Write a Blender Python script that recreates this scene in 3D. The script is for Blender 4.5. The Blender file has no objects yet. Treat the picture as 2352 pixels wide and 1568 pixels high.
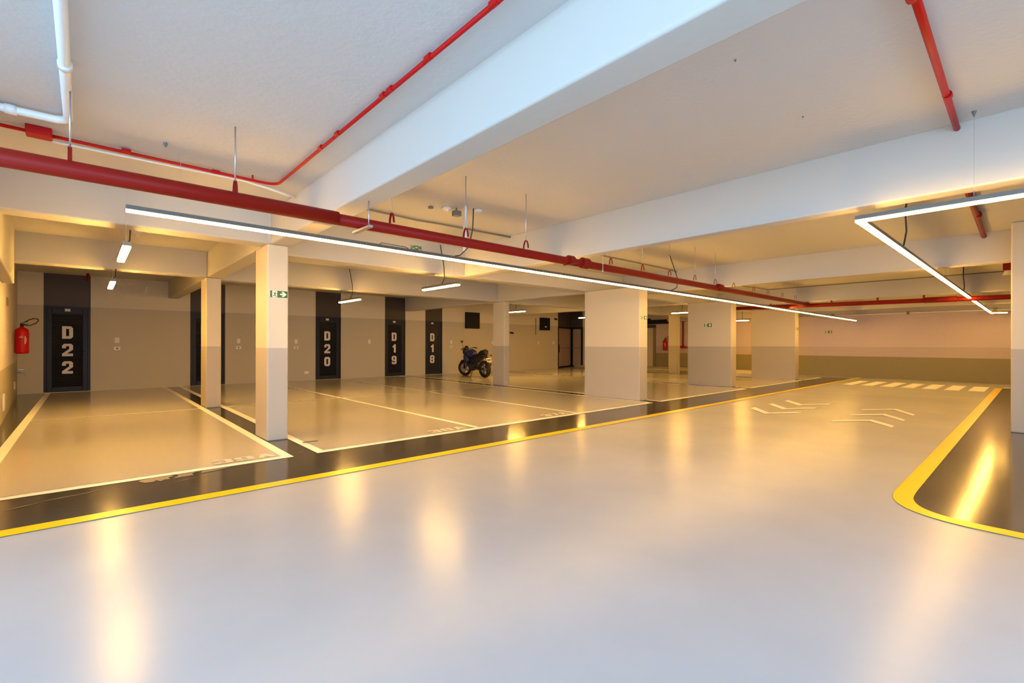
import bpy, bmesh, math, random
from mathutils import Vector, Matrix
random.seed(4)
S = bpy.context.scene
COL = S.collection
PI = math.pi

# ------------------------------------------------------------------ camera
EYE = 1.22
_a = math.radians(48.05); _r = math.radians(.125)
FWD = Vector((math.cos(_a), math.sin(_a), 0)); RGT = Vector((math.sin(_a), -math.cos(_a), 0)); UP = Vector((0, 0, 1))
cd = bpy.data.cameras.new('camera'); cam = bpy.data.objects.new('camera', cd); COL.objects.link(cam)
cx_ = RGT*math.cos(_r) + UP*math.sin(_r); cy_ = -RGT*math.sin(_r) + UP*math.cos(_r); cz_ = -FWD
M = Matrix.Identity(4)
for i in range(3):
    M[i][0] = cx_[i]; M[i][1] = cy_[i]; M[i][2] = cz_[i]
M[0][3] = 0; M[1][3] = 0; M[2][3] = EYE
cam.matrix_world = M
cd.sensor_width = 36; cd.lens = 1087*36/2352; cd.shift_y = 6/2352; cd.clip_start = .02; cd.clip_end = 200
S.camera = cam

# ------------------------------------------------------------------ light and exposure
S.view_settings.view_transform = 'Standard'
S.view_settings.look = 'None'
S.view_settings.exposure = 0.0
S.view_settings.gamma = 1
S.view_settings.use_curve_mapping = False
SKY = (0.44, 0.69, 1.0); SKY_STRENGTH = 9.4
LED_COL = (1.0, 0.54, 0.115); LED_STRENGTH = 80; TUBE_STRENGTH = 265
w = bpy.data.worlds.new('daylight'); S.world = w; w.use_nodes = True
bg = w.node_tree.nodes['Background']; bg.inputs[0].default_value = (*SKY, 1); bg.inputs[1].default_value = SKY_STRENGTH
def portal(loc, rot, sx, sy):
    l = bpy.data.lights.new('daylight_portal', 'AREA'); l.shape = 'RECTANGLE'; l.size = sx; l.size_y = sy
    l.cycles.is_portal = True
    o = bpy.data.objects.new('daylight_portal', l); COL.objects.link(o); o.location = loc; o.rotation_euler = rot
    return o
portal((-3.98, .7, 1.42), (0, -PI/2, 0), 2.8, 7.4)     # open vehicle ramp mouth left of the camera, facing +X
portal((-0.25, -2.98, 1.42), (PI/2, 0, 0), 7.4, 2.8)        # open side behind the camera, facing +Y
S.cycles.max_bounces = 10; S.cycles.diffuse_bounces = 7; S.cycles.glossy_bounces = 4
S.cycles.sample_clamp_indirect = 8; S.cycles.caustics_reflective = False; S.cycles.caustics_refractive = False
S.cycles.use_denoising = True

# ------------------------------------------------------------------ materials
def newmat(name):
    m = bpy.data.materials.new(name); m.use_nodes = True
    return m, m.node_tree, m.node_tree.nodes['Principled BSDF']
def N(nt, t, **k):
    n = nt.nodes.new(t)
    for a, b in k.items(): setattr(n, a, b)
    return n
def mat(name, col, rough=.5, metal=0, bump=0, bscale=60, vary=0, vscale=3, spec=.5, coat=0):
    m, nt, p = newmat(name)
    p.inputs['Base Color'].default_value = (*col, 1); p.inputs['Roughness'].default_value = rough
    p.inputs['Metallic'].default_value = metal; p.inputs['Specular IOR Level'].default_value = spec
    p.inputs['Coat Weight'].default_value = coat
    tc = N(nt, 'ShaderNodeTexCoord')
    if vary:
        n = N(nt, 'ShaderNodeTexNoise'); n.inputs['Scale'].default_value = vscale; n.inputs['Detail'].default_value = 5
        nt.links.new(tc.outputs['Object'], n.inputs['Vector'])
        x = N(nt, 'ShaderNodeMix', data_type='RGBA'); x.inputs[6].default_value = (*[c*(1-vary) for c in col], 1)
        x.inputs[7].default_value = (*[min(1, c*(1+vary)) for c in col], 1)
        nt.links.new(n.outputs['Fac'], x.inputs[0]); nt.links.new(x.outputs[2], p.inputs['Base Color'])
    if bump:
        n = N(nt, 'ShaderNodeTexNoise'); n.inputs['Scale'].default_value = bscale; n.inputs['Detail'].default_value = 4
        nt.links.new(tc.outputs['Object'], n.inputs['Vector'])
        b = N(nt, 'ShaderNodeBump'); b.inputs['Strength'].default_value = bump; b.inputs['Distance'].default_value = .01
        nt.links.new(n.outputs['Fac'], b.inputs['Height']); nt.links.new(b.outputs['Normal'], p.inputs['Normal'])
    return m
def banded(name, bands, rough=.6, bump=.12, bscale=45, blocks=False):
    """paint that changes with height: bands = [(z_top, colour), ..., (None, colour)] from the floor up"""
    m, nt, p = newmat(name)
    p.inputs['Roughness'].default_value = rough; p.inputs['Specular IOR Level'].default_value = .35
    g = N(nt, 'ShaderNodeNewGeometry'); s = N(nt, 'ShaderNodeSeparateXYZ'); nt.links.new(g.outputs['Position'], s.inputs[0])
    cur = None; prev = bands[0][1]
    for (zt, c), (_, c2) in zip(bands[:-1], bands[1:]):
        gt = N(nt, 'ShaderNodeMath', operation='GREATER_THAN'); gt.inputs[1].default_value = zt
        nt.links.new(s.outputs['Z'], gt.inputs[0])
        x = N(nt, 'ShaderNodeMix', data_type='RGBA')
        if cur is None: x.inputs[6].default_value = (*c, 1)
        else: nt.links.new(cur, x.inputs[6])
        x.inputs[7].default_value = (*c2, 1)
        nt.links.new(gt.outputs[0], x.inputs[0]); cur = x.outputs[2]
    nt.links.new(cur, p.inputs['Base Color'])
    n = N(nt, 'ShaderNodeTexNoise'); n.inputs['Scale'].default_value = bscale; n.inputs['Detail'].default_value = 4
    nt.links.new(g.outputs['Position'], n.inputs['Vector'])
    b = N(nt, 'ShaderNodeBump'); b.inputs['Strength'].default_value = bump; b.inputs['Distance'].default_value = .01
    nt.links.new(n.outputs['Fac'], b.inputs['Height'])
    out = b.outputs['Normal']
    if blocks:
        cmb = N(nt, 'ShaderNodeCombineXYZ'); ad = N(nt, 'ShaderNodeMath', operation='ADD')
        nt.links.new(s.outputs['X'], ad.inputs[0]); nt.links.new(s.outputs['Y'], ad.inputs[1])
        nt.links.new(ad.outputs[0], cmb.inputs['X']); nt.links.new(s.outputs['Z'], cmb.inputs['Y'])
        br = N(nt, 'ShaderNodeTexBrick'); br.inputs['Scale'].default_value = 1; br.inputs['Brick Width'].default_value = .4
        br.inputs['Row Height'].default_value = .2; br.inputs['Mortar Size'].default_value = .008
        nt.links.new(cmb.outputs[0], br.inputs['Vector'])
        b2 = N(nt, 'ShaderNodeBump', invert=True); b2.inputs['Strength'].default_value = .6; b2.inputs['Distance'].default_value = .006
        nt.links.new(br.outputs['Fac'], b2.inputs['Height']); nt.links.new(out, b2.inputs['Normal']); out = b2.outputs['Normal']
    nt.links.new(out, p.inputs['Normal'])
    return m
def glossfloor(name, c1, c2, rough=.2, bump=.004, spec=.5, var=1.12):
    m, nt, p = newmat(name)
    p.inputs['Specular IOR Level'].default_value = spec
    g = N(nt, 'ShaderNodeNewGeometry')
    n = N(nt, 'ShaderNodeTexNoise'); n.inputs['Scale'].default_value = .55; n.inputs['Detail'].default_value = 6; n.inputs['Roughness'].default_value = .55
    nt.links.new(g.outputs['Position'], n.inputs['Vector'])
    r = N(nt, 'ShaderNodeValToRGB'); r.color_ramp.elements[0].position = .3; r.color_ramp.elements[1].position = .7
    r.color_ramp.elements[0].color = (*c1, 1); r.color_ramp.elements[1].color = (*c2, 1)
    nt.links.new(n.outputs['Fac'], r.inputs[0])
    n2 = N(nt, 'ShaderNodeTexNoise'); n2.inputs['Scale'].default_value = 4; n2.inputs['Detail'].default_value = 5
    nt.links.new(g.outputs['Position'], n2.inputs['Vector'])
    mr = N(nt, 'ShaderNodeMapRange'); mr.inputs[3].default_value = rough; mr.inputs[4].default_value = rough*var
    nt.links.new(n2.outputs['Fac'], mr.inputs[0]); nt.links.new(mr.outputs[0], p.inputs['Roughness'])
    nt.links.new(r.outputs[0], p.inputs['Base Color'])
    n3 = N(nt, 'ShaderNodeTexNoise'); n3.inputs['Scale'].default_value = 14; n3.inputs['Detail'].default_value = 6
    nt.links.new(g.outputs['Position'], n3.inputs['Vector'])
    b = N(nt, 'ShaderNodeBump'); b.inputs['Strength'].default_value = bump*5; b.inputs['Distance'].default_value = .002
    nt.links.new(n3.outputs['Fac'], b.inputs['Height']); nt.links.new(b.outputs['Normal'], p.inputs['Normal'])
    return m
def emis(name, col, st):
    m, nt, p = newmat(name); nt.nodes.remove(p)
    e = N(nt, 'ShaderNodeEmission'); e.inputs[0].default_value = (*col, 1); e.inputs[1].default_value = st
    nt.links.new(e.outputs[0], nt.nodes['Material Output'].inputs[0]); return m

CREAM = (.62, .55, .41); TAUPE = (.42, .375, .30); PINK = (.64, .53, .55); PINK2 = (.54, .44, .43); OLIVE = (.29, .25, .13)
WHITEP = (.57, .56, .54)
M_ceiling = mat('ceiling_paint', WHITEP, .75, bump=.26, bscale=24)
M_beam = mat('beam_paint', (.54, .52, .465), .7, bump=.12, bscale=20)
M_col = banded('column_paint', [(1.165, TAUPE), (None, CREAM)], .5)
M_back = banded('back_wall_paint', [(2.135, (.55, .49, .37)), (None, (.72, .65, .50))], .6)
M_left = banded('left_wall_paint', [(.81, TAUPE), (None, (.62, .56, .54))], .5, blocks=True)
M_far = banded('far_wall_paint', [(.79, OLIVE), (1.145, PINK2), (None, PINK)], .6, blocks=True)
M_plain = mat('plain_wall_paint', CREAM, .6, bump=.1)
M_floor = glossfloor('floor_epoxy', (.41, .415, .425), (.50, .495, .49), .26, bump=.03, spec=.15, var=1.0)
M_bay = glossfloor('bay_epoxy', (.50, .472, .43), (.50, .472, .43), .15, var=1.0)
M_darkfl = glossfloor('charcoal_epoxy', (.05, .046, .04), (.085, .077, .066), .13, bump=.02)
M_white = glossfloor('white_line_paint', (.93, .91, .85), (.95, .93, .88), .36, spec=.3)
M_numb = glossfloor('number_paint', (.74, .70, .62), (.78, .74, .66), .285)
M_yellow = glossfloor('yellow_line_paint', (.88, .61, .0), (.92, .65, .0), .285)
M_red = mat('red_pipe_paint', (.235, .010, .005), .45, spec=.14)
M_redbr = mat('red_gloss_paint', (.46, .005, .004), .42, spec=.2)
M_steel = mat('galvanised_steel', (.55, .55, .55), .35, metal=.9)
M_grey = mat('grey_conduit', (.17, .17, .16), .5)
M_pvc = mat('white_pvc', (.78, .78, .76), .35)
M_alu = mat('lamp_aluminium', (.18, .16, .13), .45, metal=.5)
M_led = emis('led_diffuser', LED_COL, LED_STRENGTH)
M_tube = emis('tube_diffuser', LED_COL, TUBE_STRENGTH)
M_black = mat('black_metal', (.008, .009, .012), .55, spec=.2)
M_doorbl = mat('door_charcoal', (.014, .017, .026), .5, spec=.3)
M_slat = mat('louvre_charcoal', (.014, .014, .016), .45, spec=.35)
M_trans = mat('dark_transom', (.05, .042, .035), .55)
M_letter = mat('door_letter_paint', (.72, .66, .62), .5)
M_plate = mat('plate_plastic', (.85, .82, .75), .4)
M_slot = mat('plate_slot', (.05, .045, .04), .5)
M_cable = mat('cable_black', (.03, .027, .02), .5)
M_green = mat('wire_green', (.03, .20, .05), .5)
M_signg = mat('sign_green', (.015, .11, .025), .45)
M_signw = mat('sign_cream', (.85, .83, .66), .5)
M_glass = mat('frosted_glass', (.36, .27, .22), .4, spec=.3)
M_tyre = mat('tyre_rubber', (.012, .012, .012), .7)
M_blue = mat('motorcycle_blue', (.02, .02, .10), .2, coat=.6)
M_bkpl = mat('motorcycle_black', (.012, .012, .013), .35)
M_engine = mat('engine_metal', (.07, .065, .06), .45, metal=.6)
M_rimcol = mat('rim_silver', (.20, .18, .16), .4, metal=.6)
M_lens = mat('red_lens', (.05, .007, .004), .3)
M_crack = mat('dark_crack', (.04, .035, .03), .7)

# ------------------------------------------------------------------ mesh helpers
class MB:
    def __init__(s): s.bm = bmesh.new()
    def box(s, x0, x1, y0, y1, z0, z1):
        v = [s.bm.verts.new((x, y, z)) for z in (z0, z1) for x, y in ((x0, y0), (x1, y0), (x1, y1), (x0, y1))]
        for f in ((0, 3, 2, 1), (4, 5, 6, 7), (0, 1, 5, 4), (1, 2, 6, 5), (2, 3, 7, 6), (3, 0, 4, 7)):
            s.bm.faces.new([v[i] for i in f])
        return s
    def prism(s, pts, z0, z1):
        a = [s.bm.verts.new((x, y, z0)) for x, y in pts]; b = [s.bm.verts.new((x, y, z1)) for x, y in pts]
        n = len(pts)
        s.bm.faces.new(list(reversed(a))); s.bm.faces.new(b)
        for i in range(n): s.bm.faces.new([a[i], a[(i+1) % n], b[(i+1) % n], b[i]])
        return s
    def flat(s, pts, z):
        s.bm.faces.new([s.bm.verts.new((x, y, z)) for x, y in pts]); return s
    def strip(s, left, right, z):
        L = [s.bm.verts.new((x, y, z)) for x, y in left]; Rr = [s.bm.verts.new((x, y, z)) for x, y in right]
        for i in range(len(L)-1): s.bm.faces.new([L[i], L[i+1], Rr[i+1], Rr[i]])
        return s
    def bar(s, p, q, w, h, up=(0, 0, 1)):
        p = Vector(p); q = Vector(q); d = (q-p).normalized(); u = Vector(up)
        sd = d.cross(u).normalized(); u = sd.cross(d)
        v = [s.bm.verts.new(c + sd*a*w/2 + u*b*h/2) for c in (p, q) for a, b in ((-1, -1), (1, -1), (1, 1), (-1, 1))]
        for f in ((0, 1, 2, 3), (7, 6, 5, 4), (0, 4, 5, 1), (1, 5, 6, 2), (2, 6, 7, 3), (3, 7, 4, 0)):
            s.bm.faces.new([v[i] for i in f])
        return s
    def tube(s, pts, r, n=14, cap=True):
        pts = [Vector(p) for p in pts]; rr = r if isinstance(r, (list, tuple)) else [r]*len(pts); rings = []; ref = None
        for i, p in enumerate(pts):
            if i == 0: d = pts[1]-pts[0]
            elif i == len(pts)-1: d = pts[-1]-pts[-2]
            else: d = (pts[i]-pts[i-1]).normalized() + (pts[i+1]-pts[i]).normalized()
            d.normalize()
            if ref is None:
                ref = Vector((0, 0, 1)) if abs(d.z) < .9 else Vector((1, 0, 0))
            a = (ref - d*ref.dot(d)).normalized(); ref = a; b = d.cross(a)
            rings.append([s.bm.verts.new(p + (a*math.cos(2*PI*k/n) + b*math.sin(2*PI*k/n))*rr[i]) for k in range(n)])
        for A, B in zip(rings, rings[1:]):
            for k in range(n): s.bm.faces.new([A[k], A[(k+1) % n], B[(k+1) % n], B[k]])
        if cap:
            s.bm.faces.new(list(reversed(rings[0]))); s.bm.faces.new(rings[-1])
        return s
    def lathe(s, prof, c=(0, 0, 0), n=24, axis='z'):
        c = Vector(c); rings = []
        for r, h in prof:
            ring = []
            for k in range(n):
                a = 2*PI*k/n; x, y = r*math.cos(a), r*math.sin(a)
                ring.append(s.bm.verts.new(c + (Vector((x, y, h)) if axis == 'z' else Vector((x, h, y)) if axis == 'y' else Vector((h, x, y)))))
            rings.append(ring)
        for A, B in zip(rings, rings[1:]):
            for k in range(n): s.bm.faces.new([A[k], A[(k+1) % n], B[(k+1) % n], B[k]])
        if prof[0][0] > 1e-5: s.bm.faces.new(rings[0])
        if prof[-1][0] > 1e-5: s.bm.faces.new(rings[-1])
        return s
    def torus(s, c, R, r, axis='y', n=32, m=10, sx=1):
        c = Vector(c); g = []
        for i in range(n):
            a = 2*PI*i/n; row = []
            for j in range(m):
                b = 2*PI*j/m; q = R + r*math.cos(b); h = r*sx*math.sin(b)
                v = Vector((q*math.cos(a), h, q*math.sin(a))) if axis == 'y' else Vector((q*math.cos(a), q*math.sin(a), h)) if axis == 'z' else Vector((h, q*math.cos(a), q*math.sin(a)))
                row.append(s.bm.verts.new(c+v))
            g.append(row)
        for i in range(n):
            for j in range(m): s.bm.faces.new([g[i][j], g[(i+1) % n][j], g[(i+1) % n][(j+1) % m], g[i][(j+1) % m]])
        return s
    def ball(s, c, r, sc=(1, 1, 1), n=16, m=10):
        c = Vector(c); rows = []
        for i in range(m+1):
            t = PI*i/m
            rows.append([s.bm.verts.new(c + Vector((r*sc[0]*math.sin(t)*math.cos(2*PI*k/n), r*sc[1]*math.sin(t)*math.sin(2*PI*k/n), r*sc[2]*math.cos(t)))) for k in range(n)])
        for A, B in zip(rows, rows[1:]):
            for k in range(n): s.bm.faces.new([A[k], A[(k+1) % n], B[(k+1) % n], B[k]])
        bmesh.ops.remove_doubles(s.bm, verts=s.bm.verts, dist=1e-5)
        return s
    def build(s, name, m, parent=None, smooth=False, bevel=0, seg=3, sub=0, solid=0):
        bmesh.ops.recalc_face_normals(s.bm, faces=s.bm.faces)
        me = bpy.data.meshes.new(name); s.bm.to_mesh(me); s.bm.free(); me.materials.append(m)
        if smooth: me.polygons.foreach_set('use_smooth', [True]*len(me.polygons))
        o = bpy.data.objects.new(name, me); COL.objects.link(o)
        if parent: o.parent = parent
        if solid:
            q = o.modifiers.new('solid', 'SOLIDIFY'); q.thickness = solid
        if bevel:
            q = o.modifiers.new('bevel', 'BEVEL'); q.width = bevel; q.segments = seg; q.limit_method = 'ANGLE'; q.harden_normals = False
            me.polygons.foreach_set('use_smooth', [True]*len(me.polygons))
            o.modifiers.new('wn', 'WEIGHTED_NORMAL')
        if sub:
            q = o.modifiers.new('sub', 'SUBSURF'); q.levels = sub; q.render_levels = sub
        return o
def tag(o, label, cat, group=None, kind=None):
    o['label'] = label; o['category'] = cat
    if group: o['group'] = group
    if kind: o['kind'] = kind
    return o
def struct(o): o['kind'] = 'structure'; return o
def thing(name, label, cat, loc=(0, 0, 0), rz=0, group=None):
    o = bpy.data.objects.new(name, None); COL.objects.link(o); o.location = loc; o.rotation_euler = (0, 0, rz)
    return tag(o, label, cat, group)
def copy_tree(o, parent=None):
    c = o.copy(); COL.objects.link(c); c.parent = parent
    for ch in list(o.children): copy_tree(ch, c)
    return c
BLOCK = {
 'D': [[(0,0),(.36,0),(.36,1),(0,1)], [(0,0),(.80,0),(1,.15),(.64,.22),(.36,.20)], [(0,1),(.36,.80),(.64,.78),(1,.85),(.80,1)], [(.64,.16),(1,.15),(1,.85),(.64,.84)], [(.0,.0),(.8,.0),(.8,.2),(.0,.2)], [(0,.8),(.8,.8),(.8,1),(0,1)]],
 '0': [[(0,.15),(.36,.15),(.36,.85),(0,.85)], [(.64,.15),(1,.15),(1,.85),(.64,.85)], [(.2,0),(.8,0),(1,.15),(.8,.21),(.2,.21),(0,.15)], [(0,.85),(.2,.79),(.8,.79),(1,.85),(.8,1),(.2,1)]],
 '1': [[(.42,0),(1,0),(1,1),(.55,1),(.42,.9)], [(0,.62),(.45,.62),(.45,.92),(.3,.84),(0,.78)]],
 '2': [[(0,0),(1,0),(1,.21),(0,.21)], [(0,.2),(.42,.2),(1,.52),(1,.66),(.64,.66),(.64,.58)], [(.64,.6),(1,.6),(1,.87),(.64,.85)], [(0,.85),(.2,.8),(.8,.8),(1,.87),(.8,1),(.2,1)], [(0,.64),(.36,.64),(.36,.85),(0,.85)]],
 '8': [[(0,.12),(.36,.12),(.36,.45),(0,.45)], [(.64,.12),(1,.12),(1,.45),(.64,.45)], [(0,.56),(.36,.56),(.36,.88),(0,.88)], [(.64,.56),(1,.56),(1,.88),(.64,.88)],
       [(.2,0),(.8,0),(1,.13),(.8,.18),(.2,.18),(0,.13)], [(0,.87),(.2,.82),(.8,.82),(1,.87),(.8,1),(.2,1)], [(0,.44),(1,.44),(.93,.5),(1,.57),(0,.57),(.07,.5)]],
 '9': [[(.64,.13),(1,.13),(1,.87),(.64,.87)], [(0,.5),(.36,.5),(.36,.87),(0,.87)], [(0,.87),(.2,.81),(.8,.81),(1,.87),(.8,1),(.2,1)], [(0,.5),(.2,.38),(.66,.38),(.66,.55),(.36,.55)],
       [(.2,0),(.8,0),(1,.13),(.8,.19),(.2,.19),(0,.13)], [(0,.13),(.36,.13),(.36,.28),(0,.28)]]}
BLOCK['3'] = [[(.64,.13),(1,.13),(1,.45),(.64,.45)], [(.64,.56),(1,.56),(1,.87),(.64,.87)], [(.2,0),(.8,0),(1,.13),(.8,.2),(.2,.2),(0,.13)], [(0,.87),(.2,.8),(.8,.8),(1,.87),(.8,1),(.2,1)], [(.3,.41),(1,.44),(.92,.5),(1,.57),(.3,.6)], [(0,.13),(.36,.13),(.36,.3),(0,.3)], [(0,.7),(.36,.7),(.36,.87),(0,.87)]]
BLOCK['7'] = [[(0,.78),(1,.78),(1,1),(0,1)], [(.2,0),(.58,0),(1,.78),(.62,.78)]]
BLOCK['A'] = [[(0,0),(.32,0),(.62,1),(.36,1)], [(.68,0),(1,0),(.64,1),(.38,1)], [(.2,.2),(.8,.2),(.72,.4),(.28,.4)]]
def flat_block(ch, w, h, name, m, parent, x, y, z):
    b = MB()
    for i, poly in enumerate(BLOCK[ch]): b.flat([(x+u*w, y+v*h) for u, v in poly], z+i*.0003)
    return b.build(name, m, parent)
def block(ch, w, h, name, m, parent, x, y, z):
    b = MB()
    for i, poly in enumerate(BLOCK[ch]):
        e = i*.0002; P_ = [(x+u*w, z+v*h) for u, v in poly]
        A_ = [b.bm.verts.new((px, y-e, pz)) for px, pz in P_]; B_ = [b.bm.verts.new((px, y+.006, pz)) for px, pz in P_]
        b.bm.faces.new(A_); b.bm.faces.new(B_)
        for k in range(len(P_)): b.bm.faces.new([A_[k], A_[(k+1) % len(P_)], B_[(k+1) % len(P_)], B_[k]])
    return b.build(name, m, parent)
# ------------------------------------------------------------------ room shell
YB = 16.15                                        # back wall
XF = 21.5                                         # far wall
XL, YR = -4.0, -5.0
ceil = MB()
ceil.box(XL, 1.83, -3.0, 7.0, 2.86, 3.3); ceil.box(1.83, 5.3, -3.0, 7.25, 3.0, 3.3); ceil.box(3.25, 5.3, YR, -3.0, 3.0, 3.3); ceil.box(5.3, 10.35, YR, 7.25, 2.94, 3.3)
ceil.box(10.35, XF+.3, YR, 7.25, 2.90, 3.3); ceil.box(-1.6, 1.83, 7.0, YB+1.2, 2.93, 3.3); ceil.box(1.83, XF+.3, 7.25, YB+1.2, 2.97, 3.3)
struct(ceil.build('ceiling', M_ceiling))
floor = struct(MB().box(XL-6, XF+.3, YR-.3, YB+1.6, -.2, 0).build('floor', M_floor))
# walls
def xl(y): return -.46 - .047*y                    # the left wall runs slightly askew
struct(MB().prism([(xl(4.4), 4.4), (xl(YB+.2), YB+.2), (xl(YB)-.25, YB+.2), (xl(4.4)-.25, 4.4)], 0, 2.93).build('wall_left', M_left))
struct(MB().prism([(XL, 4.4), (xl(4.4), 4.4), (xl(4.4), 4.6), (XL, 4.6)], 0, 2.86).build('wall_ramp', M_plain))
struct(MB().box(3.5, XF, YR-.25, YR, 0, 3.0).box(3.25, 3.5, YR-.25, -3.0, 0, 3.0).build('wall_right', M_col))
struct(MB().box(XF, XF+.25, YR, YB+1.4, 0, 3.0).build('wall_far', M_far))
# back wall with openings for the doors
holes = [(-.78, .075), (2.195, 3.06), (5.69, 6.55), (8.2, 9.045), (9.925, 10.72)]
bw = MB(); x = xl(YB)-.25
for a, b in holes:
    bw.box(x, a, YB, YB+.2, 0, 3.0); x = b
bw.box(x, 17.62, YB, YB+.2, 0, 3.0); bw.box(19.66, XF, YB, YB+.2, 0, 3.0)
for a, b in holes: bw.box(a, b, YB+.12, YB+.2, 0, 3.0); bw.box(a, b, YB, YB+.2, 2.965, 3.0)
struct(bw.build('wall_back', M_back))
struct(MB().box(17.3, 20.2, YB+1.2, YB+1.4, 0, 3.0).box(17.42, 17.62, YB+.2, YB+1.2, 0, 3.0).box(19.66, 19.86, YB+.2, YB+1.2, 0, 3.0).build('wall_vestibule', M_back))
# low kerb in front of the far wall
struct(MB().box(18.85, XF, 7.25, 9.4, 0, .115).build('trim_1', M_plain))
struct(MB().box(18.85, XF, 9.4, YB, 0, .115).build('trim_2', banded('kerb_olive', [(.1, OLIVE), (None, CREAM)], .5)))
struct(MB().box(XF-.45, XF, YR, 16, 2.34, 2.9).build('trim_3', mat('far_bulkhead_paint', (.42, .38, .38), .7)))

# ------------------------------------------------------------------ painted floor
def fl(name, pts, m, z): return MB().flat(pts, z).build(name, m, floor)
def rect(x0, x1, y0, y1): return [(x0, y0), (x1, y0), (x1, y1), (x0, y1)]
Z1, Z2, Z3, Z4 = .003, .006, .009, .012
YY0, YY1 = 4.345, 4.49                             # long yellow line
WF = 5.35                                          # front edge of the bays
fl('charcoal_border', rect(-8, 20.6, YY1, YB), M_darkfl, Z1)
bays = [(-.745, 1.66), (1.91, 8.78), (9.08, 13.52), (13.82, 18.05), (18.33, 20.25)]
for i, (a, b) in enumerate(bays):
    yb = YB
    if i == 4: yb = 7.25
    x1 = b if b < 18.5 else 20.25
    if i == 0: pts = [(a, WF), (b, WF), (b, YB), (-.745, YB)]
    else: pts = rect(a, x1, WF, yb)
    fl('white_bay_outline', pts, M_white, Z2)
    inner = [(a+.1, WF+.1), (x1-.1, WF+.1), (x1-.1, yb-.02), (a+.1, yb-.02)]
    fl('bay_surface', inner, M_bay, Z3)
fl('rear_bay_surface', rect(18.33, 18.85, 7.25, YB), M_bay, Z3)
for xm in (4.22, 6.42): fl('bay_divider_line', rect(xm-.04, xm+.04, WF+.1, YB-.5), M_white, Z4)
for a, b in bays[:2]: fl('bay_cross_line', rect(a+.1, b-.1, 10.35, 10.42), M_numb, Z4)
fl('yellow_line', rect(-8, 21.3, YY0, YY1), M_yellow, Z2)
# charcoal zone on the right with its yellow border (rounded corner)
outer = [(19.2, .82), (5.25, .80), (5.0, .80), (4.83, .785), (4.68, .745), (4.55, .67), (4.45, .55), (4.39, .40), (4.37, .2), (4.37, -4.9)]
inn = [(19.2, .67), (5.25, .675), (5.03, .672), (4.89, .665), (4.79, .645), (4.67, .60), (4.58, .52), (4.52, .40), (4.50, .2), (4.50, -4.9)]
def chaikin(p, n=3):
    for _ in range(n):
        q = [p[0]]
        for a, b_ in zip(p, p[1:]): q += [(a[0]*.75+b_[0]*.25, a[1]*.75+b_[1]*.25), (a[0]*.25+b_[0]*.75, a[1]*.25+b_[1]*.75)]
        p = q + [p[-1]]
    return p
outer = chaikin(outer); inn = chaikin(inn)
MB().strip(outer, inn, Z2).build('yellow_line', M_yellow, floor)
fl('charcoal_border', inn + [(19.2, -4.9)], M_darkfl, Z1)
fl('white_line', rect(19.25, 19.4, -4.9, .67), M_white, Z2)
# crosswalk
for (xa, ya, yb), (xt, ta) in zip([(17.24, 4.03, 3.80), (17.30, 3.57, 3.31), (17.27, 3.09, 2.83), (17.30, 2.63, 2.37), (17.28, 2.17, 1.90), (17.28, 1.70, 1.44), (17.36, 1.24, .96)],
                                  [(19.45, 3.94), (19.45, 3.45), (19.45, 2.96), (19.42, 2.46), (19.4, 1.96), (19.4, 1.47), (19.4, 1.0)]):
    fl('crosswalk_stripe', [(xa, yb-.02), (xt, yb-.02), (xt, ya+.02), (xa, ya+.02)], M_white, Z2)
# lane arrows: three chevrons each way
def chev(pts, wd):
    a, b, c = pts
    q = [(p[0]+wd, p[1]) for p in pts]
    MB().strip([a, b, c], q, Z2).build('lane_chevron', M_white, floor)
for k in range(3): chev([(9.44+.9*k, 3.68), (8.86+.88*k, 3.215), (9.42+.9*k, 2.86)], .22)
for k in range(3): chev([(8.74+.98*k, 2.21), (9.30+.97*k, 1.805), (8.82+.87*k, 1.44)], .2)
# bay numbers, read from the lane
def number(txt, x, y, w=.175, h=.18, gap=.025):
    for i, ch in enumerate(txt): flat_block(ch, w, h, 'bay_number', M_numb, floor, x+i*(w+gap), y, Z4+.001)
number('39A', .95, 5.49); number('38A', 3.5, 5.49); number('37A', 5.72, 5.49)
# worn places in the charcoal paint and dark nicks in the white lines
def ragged(pts, z, m, name):
    MB().flat(pts, z).build(name, m, floor)
M_wear = glossfloor('worn_patch', (.16, .14, .12), (.26, .23, .20), .36)
ragged([(.34, 5.28), (.38, 5.2), (.44, 5.19), (.46, 5.23), (.49, 5.17), (.52, 5.21), (.56, 5.2), (.55, 5.26), (.6, 5.3), (.57, 5.335), (.42, 5.335), (.36, 5.32)], Z2, M_wear, 'worn_patch')
ragged([(.58, 5.2), (.66, 5.21), (.74, 5.21), (.73, 5.27), (.77, 5.33), (.62, 5.335), (.63, 5.28)], Z2, M_wear, 'worn_patch')
ragged([(.80, 5.24), (.9, 5.25), (1.0, 5.29), (1.12, 5.335), (.84, 5.335), (.81, 5.3)], Z2, M_wear, 'worn_patch')
for p, q, wd in [((.50, 5.02), (.78, 5.13), .006), ((-.45, 5.0), (-.25, 5.09), .012), ((-.3, 5.1), (.0, 5.16), .008), ((1.72, 5.45), (1.84, 5.56), .006), ((-.1, 5.13), (.1, 5.19), .007)]:
    d = Vector((q[0]-p[0], q[1]-p[1])).normalized(); n = Vector((-d.y, d.x))*wd
    ragged([p, ((p[0]+q[0])/2-n.x, (p[1]+q[1])/2-n.y), q, ((p[0]+q[0])/2+n.x, (p[1]+q[1])/2+n.y)], Z2, M_wear, 'scratch')
ragged([(1.96, 6.0), (2.14, 5.98), (2.15, 6.02), (1.97, 6.04)], Z4, M_crack, 'dark_nick')

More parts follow.
